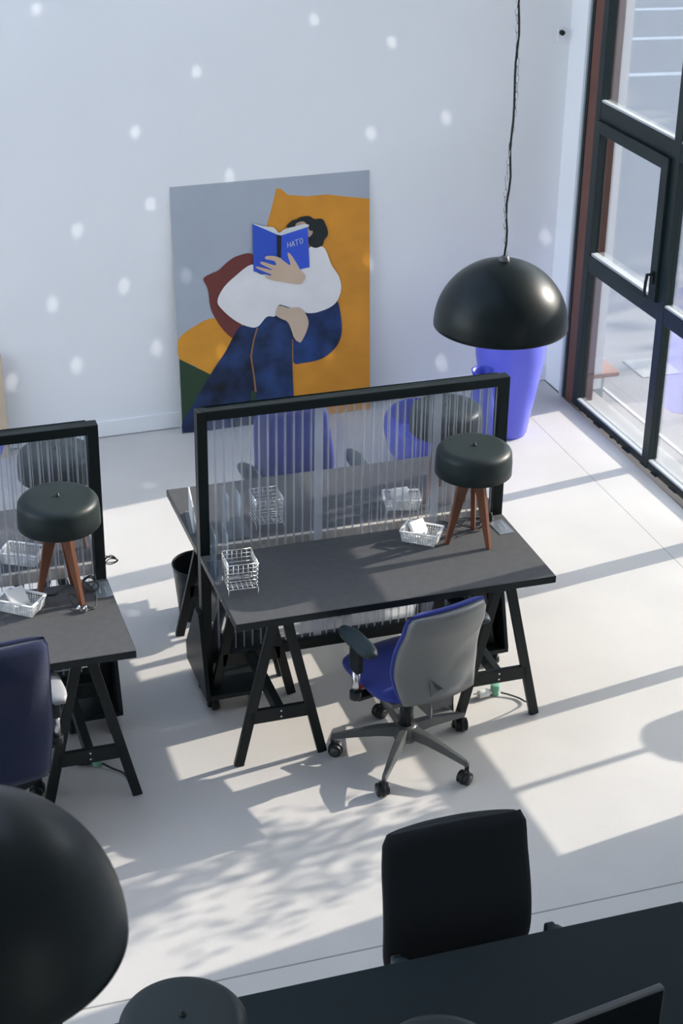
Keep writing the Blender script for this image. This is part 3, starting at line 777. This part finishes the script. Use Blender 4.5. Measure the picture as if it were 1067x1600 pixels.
# second canvas, only its right edge enters the photograph
pt2 = thing('painting', 'beige canvas with a blue patch, only its edge showing at the left border', 'painting', (-1.60, 3.34, 0))
mb = MB(); P2 = lambda a, b, o: pu*a+pv*b+pn*o
mb.prism([(0, 0), (1.132, 0), (1.132, 0.62), (0, 0.62)], lambda a, b: P2(a, b, 0), lambda a, b: P2(a, b, -0.028)); mb.build('canvas', M['pale_beige'], pt2, bevel=0.002)
mb = MB(); mb.add([P2(a, b, 0.001) for a, b in ((0.3, 0.02), (1.085, 0.02), (1.105, 0.10), (1.085, 0.16), (0.3, 0.20))], [(0, 1, 2, 3, 4)]); mb.build('painted_patch', M['pot'], pt2, fix=False)

# ------------------------------------------------------------------ pots in the far corner
mb = MB(); mb.lathe([(0.0, 0.0), (0.115, 0.0), (0.125, 0.02), (0.145, 0.15), (0.180, 0.36), (0.205, 0.50), (0.208, 0.56), (0.196, 0.66), (0.192, 0.72), (0.182, 0.72), (0.185, 0.66), (0.18, 0.5), (0.13, 0.1), (0.0, 0.08)], 72, (2.425, 2.885, 0))
tag(mb.build('tall_pot', M['pot'], None), 'tall ultramarine blue pot standing in the corner by the window', 'pot')
mb = MB(); mb.lathe([(0.0, 0.0), (0.07, 0.0), (0.09, 0.1), (0.085, 0.35), (0.055, 0.52), (0.058, 0.60), (0.066, 0.625), (0.058, 0.622), (0.045, 0.55), (0.04, 0.4), (0.0, 0.35)], 48, (2.065, 2.44, 0))
tag(mb.build('slim_vase', M['pot2'], None), 'slim deep blue vase whose rim peeks over the screen beside the tall pot', 'vase')
mb = MB(); mb.lathe([(0.0, 0.0), (0.15, 0.0), (0.20, 0.06), (0.232, 0.2), (0.222, 0.26), (0.20, 0.29), (0.19, 0.28), (0.20, 0.2), (0.0, 0.1)], 56, (1.82, 2.70, 0))
tag(mb.build('round_pot', M['pot2'], None), 'squat round blue pot seen through the screen behind the far lamp', 'pot')

# ------------------------------------------------------------------ pendant lamps
def make_pendant(label, c, cord_top, R=0.25, seed=1):
    t = thing('pendant_lamp', label, 'pendant lamp', c)
    prof = [(R*math.sin(a), R*math.cos(a)) for a in [i*PI/2/28 for i in range(1, 29)]]
    prof = [(0.0, R)] + prof + [(R-0.004, -0.002)] + [((R-0.006)*math.sin(a), (R-0.006)*math.cos(a)) for a in [PI/2-i*PI/2/20 for i in range(0, 20)]] + [(0.0, R-0.006)]
    mb = MB(); mb.lathe(prof, 96); mb.build('dome_shade', M['dome'], t)
    mb = MB(); mb.lathe([(0.020, R-0.004), (0.020, R+0.004), (0.017, R+0.006), (0.017, R+0.014), (0.008, R+0.018)], 24); mb.build('cap', M['base_grey'], t)
    mb = MB(); mb.lathe([(0.0, R-0.10), (0.03, R-0.10), (0.03, R-0.02)], 16); mb.build('lamp_holder', M['black_pl'], t)
    rnd = random.Random(seed)
    z = R+0.015; pts = []; ztop = cord_top-c[2]
    k = 0
    while z < ztop:
        pts.append((0.0035*math.sin(k*1.3), 0.0035*math.cos(k*1.7), z)); z += 0.05; k += 1
    pts.append((0, 0, ztop))
    mb = MB(); mb.tube(pts, 0.0042, 8); cord = mb.build('cord', M['rubber'], t)
    mb = MB(); z = R+0.02; k = 0
    while z < min(ztop, R+2.6):
        cxo = 0.010*math.sin(z*9); a = (k % 2)*PI/2; ring = []
        for i in range(12):
            q = 2*PI*i/12; lx = 0.0055*math.cos(q); lz = 0.017*math.sin(q)
            ring.append((cxo+lx*math.cos(a), lx*math.sin(a)+0.004, z+lz))
        mb.tube(ring, 0.0015, 5, closed=True); z += 0.029; k += 1
    mb.build('chain', M['chrome'], t)
    mb = MB(); mb.lathe([(0.05, ztop-0.03), (0.05, ztop)], 24); mb.build('ceiling_rose', M['black_pl'], t)
    return t
make_pendant('black dome pendant lamp hanging over the middle desk, in front of the blue pot', (0.972, -0.232, 2.008), ZC)
make_pendant('large out-of-focus black dome pendant at the bottom left, nearest to the viewer', (-1.345, -3.53, 2.43), ZC)

# ================================================================== THINGS ON THE DESKS
def make_table_lamp(label, loc, rz=0.0):
    t = thing('table_lamp', label, 'table lamp', loc, rz)
    R = 0.166; zt = 0.462; zb = 0.338
    prof = [(0.0, zt), (R-0.045, zt-0.001)]
    for i in range(1, 9):
        a = i*PI/2/8; prof.append((R-0.045+0.042*math.sin(a), zt-0.001-0.034*(1-math.cos(a))))
    prof += [(R, zt-0.07), (R, zb+0.002), (R-0.003, zb), (R-0.005, zb+0.004), (R-0.006, zt-0.05), (R-0.05, zt-0.008), (0.0, zt-0.008)]
    mb = MB(); mb.lathe(prof, 96); mb.build('lamp_shade', M['lamp'], t)
    mb = MB(); mb.lathe([(0.0, zt+0.014), (0.005, zt+0.013), (0.006, zt+0.005), (0.009, zt+0.003), (0.009, zt-0.001)], 16); mb.build('finial', M['black_pl'], t)
    mb = MB(); mb.lathe([(0.0, zb-0.012), (0.034, zb-0.012), (0.036, zb+0.012), (0.02, zb+0.10)], 20); mb.build('leg_block', M['walnut'], t)
    for a in (-60, 60, 180):
        a = math.radians(a); d = Vector((math.cos(a), math.sin(a), 0))
        mb = MB(); sd = Vector((-d.y, d.x, 0))
        mb.bar(d*0.026+Vector((0, 0, zb+0.012)), d*0.108, 0.022, 0.058, sd, 0, 0.018, 0.018)
        mb.build('leg', M['walnut'], t, bevel=0.0015)
    return t
l1 = make_table_lamp('black drum lamp on wooden tripod legs, on the middle desk before the screen', (1.164, 0.399, H))
dup(l1, (-0.617, 0.424, H), math.radians(2), 'black drum table lamp on wooden tripod legs, on the left desk')
dup(l1, (1.205, 0.835, H), math.radians(20), 'black drum lamp seen blurred through the middle ribbed screen')
dup(l1, (-0.55, 0.865, H), math.radians(30), 'black drum lamp seen through the left ribbed screen')
dup(l1, (-0.80, -2.53, H), 0.2, 'dark drum lamp cut by the bottom edge, between the near pendant and the desk')
dup(l1, (-0.225, -2.85, H), 0.4, 'dark drum lamp whose rim just shows at the bottom edge, right of centre')

def make_wire_basket(label, loc, rz):
    t = thing('wire_basket', label, 'wire basket', loc, rz)
    W, D_, z0, z1 = 0.062, 0.066, 0.036, 0.15
    r = 0.0013
    mb = MB(); nx, nz = 6, 6
    for k in range(nz+1):
        z = z0+(z1-z0)*k/nz; q = r*1.5 if k in (0, nz) else r
        for (a, b) in (((-W, -D_), (W, -D_)), ((W, -D_), (W, D_)), ((W, D_), (-W, D_)), ((-W, D_), (-W, -D_))):
            mb.tube([(a[0], a[1], z), (b[0], b[1], z)], q, 5)
    for i in range(nx+1):
        x = -W+2*W*i/nx; y = -D_+2*D_*i/nx
        for yy in (-D_, D_): mb.tube([(x, yy, z0), (x, yy, z1)], r, 5)
        for xx in (-W, W): mb.tube([(xx, y, z0), (xx, y, z1)], r, 5)
    mb.build('mesh_sides', M['wire'], t, fix=False)
    mb = MB()
    for i in range(nx+1):
        x = -W+2*W*i/nx; y = -D_+2*D_*i/nx
        mb.tube([(x, -D_, z0), (x, D_, z0)], r, 5); mb.tube([(-W, y, z0), (W, y, z0)], r, 5)
    mb.build('mesh_floor', M['wire'], t, fix=False)
    for sx in (-1, 1):
        for sy in (-1, 1):
            mb = MB(); x = sx*W; y = sy*D_
            mb.tube([(x, y, z0), (x, y, 0.002), (x-sx*0.024, y, z0)], r*1.3, 5); mb.build('foot', M['wire'], t, fix=False)
    return t
wb = make_wire_basket('chromed wire grid basket on the left end of the middle desk', (0.092, 0.277, H), math.radians(-3))
dup(wb, (0.352, 0.80, H), math.radians(-2), 'chromed wire grid basket seen through the middle screen, on the far desk')
def make_acrylic(label, loc, rz, h=0.20, w_=0.11, d_=0.055):
    t = thing('acrylic_file_stand', label, 'file stand', loc, rz)
    th = 0.0015
    mb = MB(); mb.box((-w_/2-0.02, -0.05, 0), (w_/2, d_+0.02, 0.003)); mb.build('base_plate', M['acrylic'], t)
    for y in (0.0, d_):
        mb = MB(); mb.prism([(-w_/2, 0.003), (w_/2, 0.003), (w_/2, h*0.92), (-w_/2, h)], lambda a, b: (a, y-th, b), lambda a, b: (a, y+th, b)); mb.build('panel', M['acrylic'], t)
    return t
ac = make_acrylic('clear acrylic stand beside the wire basket on the middle desk', (0.075, 0.455, H), math.radians(84), 0.20, 0.16, 0.05)
dup(ac, (0.215, 0.80, H), math.radians(88), 'clear acrylic stand seen through the middle screen, left of the wire basket')
t = thing('paper_sheaf', 'white papers standing in a clear holder at the left end of the far desk', 'papers', (0.035, 0.905, H), math.radians(82))
mb = MB(); mb.box((-0.10, -0.003, 0.004), (0.10, 0.003, 0.13)); mb.build('paper', M['white_pl'], t)
mb = MB(); mb.box((-0.11, -0.02, 0), (0.11, 0.02, 0.004)); mb.box((-0.105, -0.012, 0.004), (0.105, -0.009, 0.06)); mb.build('holder', M['acrylic'], t)

def make_white_basket(label, loc, rz):
    t = thing('plastic_basket', label, 'basket', loc, rz)
    W, D_, hh = 0.082, 0.056, 0.052; sl = 0.90
    mb = MB()
    mb.prism([(-W*sl, -D_*sl), (W*sl, -D_*sl), (W*sl, D_*sl), (-W*sl, D_*sl)], lambda a, b: (a, b, 0.0), lambda a, b: (a, b, 0.003))
    def P(s, f, z):      # side s 0..3, fraction f, height
        k = sl+(1-sl)*z/hh
        c = [(-W, -D_), (W, -D_), (W, D_), (-W, D_)]; a = c[s]; b = c[(s+1) % 4]
        return Vector(((a[0]+(b[0]-a[0])*f)*k, (a[1]+(b[1]-a[1])*f)*k, z))
    for s in range(4):
        n = 14 if s % 2 == 0 else 10
        for k in range(n+1):
            mb.tube([P(s, k/n, 0.002), P(s, k/n, hh)], 0.0017, 4)
        for z in (0.004, 0.012, 0.020, 0.028, 0.036):
            mb.tube([P(s, 0, z), P(s, 1, z)], 0.0018, 4)
        mb.bar(P(s, 0, hh), P(s, 1, hh), 0.006, 0.010, (0, 0, 1))
    mb.build('basket_body', M['white_pl'], t, fix=False)
    return t
wbk = make_white_basket('white perforated plastic basket beside the lamp on the middle desk', (0.966, 0.470, H), math.radians(-38))
dup(wbk, (-0.800, 0.375, H), math.radians(-38), 'white perforated plastic basket at the left edge, on the left desk')
dup(wbk, (0.99, 0.80, H), math.radians(-15), 'white basket seen through the middle screen beside the far lamp')
dup(wbk, (-0.735, 0.775, H), math.radians(-30), 'white basket seen through the left screen behind the tripod legs')
def make_charger(label, loc, rz):
    t = thing('charger_block', label, 'charger', loc, rz)
    mb = MB(); mb.obox((0, 0, 0.045), (0.040, 0, 0), (0, 0.026, 0.030), (0, -0.006, 0.006)); mb.build('body', M['white_pl'], t, bevel=0.004)
    mb = MB()
    mb.tube([(0.02+0.018*math.cos(a*0.7), 0.018*math.sin(a*0.7)-0.01, 0.012+0.0008*a) for a in range(26)], 0.0022, 6); mb.build('lead', M['white_pl'], t)
    return t
cg = make_charger('white charger block leaning in the basket on the middle desk', (0.955, 0.482, H+0.004), math.radians(20))
dup(cg, (-0.812, 0.385, H+0.004), math.radians(25), 'white charger block leaning in the basket at the left edge')
dup(cg, (0.985, 0.80, H+0.004), math.radians(0), 'white charger block in the basket behind the middle screen')

def plate(label, loc, rz):
    t = thing('cable_cover', label, 'cable cover', loc, rz)
    mb = MB(); mb.box((-0.036, -0.065, 0.0), (0.036, 0.065, 0.003)); mb.build('cover_plate', M['steel_plate'], t, bevel=0.001)
    mb = MB()
    for s in (-1, 1):
        mb.tube([(-0.006+s*0.014, -0.02-0.002*k*k+0.01*s, 0.004) if False else (s*0.012+0.004*math.sin(k*0.6), -0.03+0.012*k, 0.0035) for k in range(5)], 0.0012, 5)
    mb.build('finger_slot', M['white_pl'], t)
    return t
pl = plate('grey metal cable cover at the back right corner of the middle desk', (1.345, 0.475, H), math.radians(4))
dup(pl, (-0.462, 0.43, H), math.radians(2), 'grey metal cable cover at the back right corner of the left desk')

def cable(name, label, cat, pts, r, m, n=8):
    mb = MB(); mb.tube(smooth_path(pts, n), r, 7)
    o = mb.build(name, M[m], None); return tag(o, label, cat)
z = H+0.004
cable('lamp_cord', 'black cord coiled on the middle desk behind the tripod lamp', 'cord',
      [(1.10, 0.50, z), (1.06, 0.53, z+.03), (1.10, 0.56, z+.02), (1.17, 0.53, z), (1.22, 0.56, z+.012), (1.27, 0.54, z+.02), (1.25, 0.50, z), (1.19, 0.50, z+.01), (1.15, 0.54, z+.02), (1.21, 0.58, z+.01),
       (1.29, 0.57, z), (1.30, 0.53, z+.01), (1.24, 0.47, z), (1.17, 0.46, z), (1.12, 0.44, z)], 0.0028, 'rubber')
def plug(label, loc, rz, m='white_cable', s=1.0):
    t = thing('power_plug', label, 'plug', loc, rz)
    mb = MB(); mb.lathe([(0.0, 0), (0.016*s, 0.0), (0.019*s, 0.018*s), (0.013*s, 0.03*s), (0.006*s, 0.045*s), (0, 0.046*s)], 16); mb.build('plug_body', M[m], t, rot=(0.25, 0, 0), loc=(0, 0, 0.002))
    mb = MB()
    for q in (-1, 1): mb.tube([(q*0.009*s, -0.002, 0.002), (q*0.009*s, -0.012, 0.004)], 0.0024, 6)
    mb.build('pin', M['chrome'], t); return t
plug('black pointed plug standing by the cable cover on the middle desk', (1.317, 0.548, H), 0.3, 'black_pl', 1.0)
cable('lamp_cord', 'looping pale and dark cord hanging around the right tripod leg on the left desk', 'cord',
      [(-0.565, 0.50, z), (-0.54, 0.44, z+.05), (-0.50, 0.36, z+.03), (-0.515, 0.29, z), (-0.555, 0.285, z+.01), (-0.59, 0.31, z+.004), (-0.605, 0.35, z+.02), (-0.60, 0.38, z+.03), (-0.57, 0.37, z+.01)], 0.0026, 'rubber')
cable('black_cord', 'tangled black cord behind the lamp on the left desk, by the cable cover', 'cord',
      [(-0.72, 0.47, z), (-0.66, 0.44, z), (-0.60, 0.48, z+.01), (-0.54, 0.50, z), (-0.50, 0.49, z+.03), (-0.47, 0.45, z+.01), (-0.50, 0.42, z), (-0.54, 0.45, z+.02), (-0.52, 0.50, z+.02), (-0.49, 0.50, z+.03), (-0.48, 0.46, z+.02), (-0.53, 0.42, z)], 0.0034, 'rubber')
plug('small silvery plug lying on the left desk near the tripod leg', (-0.560, 0.275, H+0.004), 1.0, 'chrome', 0.55)
plug('second silvery connector beside the first on the left desk', (-0.585, 0.283, H+0.004), 2.2, 'chrome', 0.5)
cable('cable_coil', 'small coil of black cable hanging at the right post of the left screen', 'cable',
      [(-0.41, 0.67, 0.77)] + [(-0.385+0.028*math.cos(k*1.2)+0.001*k, 0.66+0.006*math.sin(k*2.1), 0.752+0.016*math.sin(k*1.2)-0.0012*k) for k in range(14)] + [(-0.41, 0.67, 0.75)], 0.0022, 'rubber')
# cable down the right trestle leg and the plugs on the floor
cable('floor_cable', 'dark cable running down the right trestle leg to the plug on the floor', 'cable',
      [(1.235, 0.085, 0.70), (1.262, 0.088, 0.58), (1.286, 0.088, 0.45), (1.318, 0.088, 0.33), (1.335, 0.088, 0.22), (1.360, 0.10, 0.10), (1.375, 0.14, 0.02), (1.362, 0.19, 0.008), (1.33, 0.225, 0.010), (1.295, 0.25, 0.014)], 0.0042, 'base_grey')
cable('floor_cable', 'black cable running down the left desk trestle leg to the dark plug on the floor', 'cable',
      [(-0.575, 0.015, 0.70), (-0.55, 0.016, 0.58), (-0.52, 0.016, 0.42), (-0.49, 0.016, 0.30), (-0.47, 0.03, 0.16), (-0.45, 0.09, 0.02), (-0.46, 0.15, 0.008), (-0.50, 0.19, 0.012), (-0.535, 0.225, 0.02)], 0.0046, 'rubber')
def floor_plug(label, loc, rz, body, coup):
    t = thing('floor_plug', label, 'plug', loc, rz)
    mb = MB(); mb.tube([(0, 0, 0.028), (0.0, 0.0, 0.055)], 0.022, 20); mb.tube([(0, 0, 0.002), (0, 0, 0.03)], 0.019, 16); mb.build('coupling', M[coup], t, bevel=0.002)
    mb = MB(); mb.tube([(-0.035, 0.004, 0.022), (-0.085, 0.012, 0.022)], 0.019, 16); mb.tube([(-0.02, 0.002, 0.022), (-0.036, 0.004, 0.022)], 0.012, 12); mb.build('plug_body', M[body], t, bevel=0.003)
    mb = MB()
    for q in (-1, 1): mb.tube([(-0.085, 0.012+q*0.010, 0.022), (-0.105, 0.015+q*0.010, 0.022)], 0.003, 6)
    mb.build('pin', M['chrome'], t)
    return t
floor_plug('white plug in a green coupling on the sunlit floor beneath the right trestle', (1.272, 0.262, 0), math.radians(15), 'white_cable', 'green_pl')
floor_plug('dark plug with a green coupling on the shaded floor beneath the left desk', (-0.555, 0.245, 0), math.radians(-10), 'rubber', 'green_pl')
def clip(label, p):
    mb = MB(); mb.box((-0.010, -0.007, -0.004), (0.010, 0.007, 0.004))
    return tag(mb.build('cable_tie', M['white_pl'], None, loc=p, bevel=0.001), label, 'cable tie')
clip('white cable tie on the upper part of the right trestle leg', (1.290, 0.086, 0.45))
clip('white cable tie on the right trestle leg just above its crossbar', (1.320, 0.086, 0.325))
clip('white cable tie on the right trestle leg below its crossbar', (1.362, 0.096, 0.115))
clip('white cable tie on the left desk trestle leg above the crossbar', (-0.505, 0.014, 0.345))
clip('white cable tie on the left desk trestle leg below the crossbar', (-0.468, 0.04, 0.155))

# waste bin
t = thing('waste_bin', 'round black waste bin on the floor under the far desk', 'waste bin', (0.165, 1.345, 0))
mb = MB(); mb.lathe([(0.0, 0.003), (0.098, 0.003), (0.102, 0.0), (0.128, 0.27), (0.131, 0.28), (0.126, 0.28), (0.124, 0.27), (0.098, 0.012), (0.0, 0.012)], 56); mb.build('bin_body', M['black_pl'], t)
mb = MB(); mb.tube([(0.130*math.cos(a*PI/24), 0.130*math.sin(a*PI/24), 0.28) for a in range(48)], 0.003, 6, closed=True); mb.build('rim', M['black_pl'], t)

# monitor on the bottom desk
t = thing('monitor', 'dark flat monitor on the black desk in the bottom right foreground', 'monitor', (0.215, -2.745, H), math.radians(9))
mb = MB(); mb.box((-0.25, -0.012, 0.05), (0.25, 0.012, 0.375)); mb.build('housing', M['base_grey'], t, bevel=0.005)
mb = MB(); mb.box((-0.243, -0.0135, 0.058), (0.243, -0.012, 0.369)); mb.build('screen', M['screen'], t)
mb = MB(); mb.bar((0, 0.03, 0.0), (0, 0.018, 0.22), 0.05, 0.012); mb.build('neck', M['base_grey'], t, bevel=0.002)
mb = MB(); mb.box((-0.11, -0.07, 0.0), (0.11, 0.10, 0.010)); mb.build('foot', M['base_grey'], t, bevel=0.004)

# wall sensor
c = RW(-0.06, 0, 2.20)
t = thing('wall_sensor', 'small white wall plate with a round black sensor high on the back wall', 'sensor', (c.x, c.y, c.z), -TH*-1)
t.rotation_euler = (0, 0, -TH*0)
mb = MB(); mb.box((-0.025, -0.010, -0.05), (0.03, 0.0, 0.032)); mb.build('wall_plate', M['white_wall'], t, bevel=0.003)
mb = MB(); mb.tube([(-0.004, -0.010, 0.008), (-0.004, -0.035, 0.006)], 0.015, 18); mb.build('sensor_eye', M['black_pl'], t, bevel=0.003)

# mirror ball hanging out of view above, throwing its small spots of light on the back wall
ball = Vector((0.6, -0.3, 4.7))
t = thing('mirror_ball', 'faceted mirror ball hanging high above the desks, outside the frame', 'mirror ball', ball)
mb = MB(); mb.lathe([(0.12*math.sin(i*PI/14), 0.12*math.cos(i*PI/14)) for i in range(15)], 28, smooth=False); mb.build('facets', M['mirror'], t, fix=False)
mb = MB(); mb.tube([(0, 0, 0.12), (0, 0, ZC-ball.z)], 0.003, 6); mb.build('wire', M['chrome'], t)
SPOTS = [((-0.13, 3.484, 2.497), 1.0), ((1.401, 3.522, 2.358), 1.0), ((1.864, 3.534, 2.209), 1.0), ((0.723, 3.505, 2.116), 1.0), ((0.367, 3.496, 1.81), 1.0), ((2.216, 3.543, 1.753), 1.0), ((1.752, 3.531, 1.698), 1.0), ((0.902, 3.51, 1.517), 1.0), ((0.437, 3.498, 1.394), 1.0), ((0.016, 3.487, 1.281), 1.0), ((2.913, 3.56, 0.963), 1.0), ((0.623, 3.503, 0.927), 1.0), ((0.266, 3.494, 0.927), 1.0), ((-0.15, 3.483, 0.864), 1.0), ((0.442, 3.498, 0.528), 1.0), ((-0.034, 3.486, 0.475), 1.0), ((-0.415, 3.477, 0.419), 1.0), ((2.256, 3.544, 0.202), 1.0), ((1.75, 3.531, 0.905), 1.0), ((0.82, 3.508, 0.405), 1.0), ((1.497, 3.525, 0.317), 1.0), ((0.218, 2.788, 0.0), 0.8), ((0.62, 0.798, 0.0), 0.8), ((-0.148, 1.436, 0.0), 0.8)]
for i, (p, e) in enumerate(SPOTS):
    p = Vector(p); d = (p-ball); o_ = ball+d.normalized()*0.13
    ld = bpy.data.lights.new('ball_spot', 'SPOT'); ld.spot_size = math.radians(1.0); ld.spot_blend = 1.0; ld.shadow_soft_size = 0.0
    ld.energy = 105.0*e*(d.length**2)/9.0*9.0/9.0; ld.color = (1.0, 0.98, 0.96)
    lo = bpy.data.objects.new('ball_spot', ld); COL.objects.link(lo); lo.location = o_
    lo.rotation_euler = d.to_track_quat('-Z', 'Y').to_euler()

GROUPS = {'desk': 'charcoal and black trestle desks', 'trestle': 'black A-shaped trestles under the desks', 'office chair': 'office chairs around the desks',
          'table lamp': 'drum table lamps on tripod legs', 'pendant lamp': 'black dome pendants', 'room divider': 'black framed ribbed screens',
          'basket': 'white perforated baskets', 'wire basket': 'wire grid baskets', 'file stand': 'clear acrylic stands', 'charger': 'white charger blocks',
          'cable cover': 'metal cable covers', 'cable tie': 'white cable ties on the trestle legs', 'painting': 'canvases leaning on the back wall', 'tree': 'street trees'}
for o in bpy.data.objects:
    if o.parent is None and o.get('category') in GROUPS and not o.get('group'):
        o['group'] = GROUPS[o['category']]
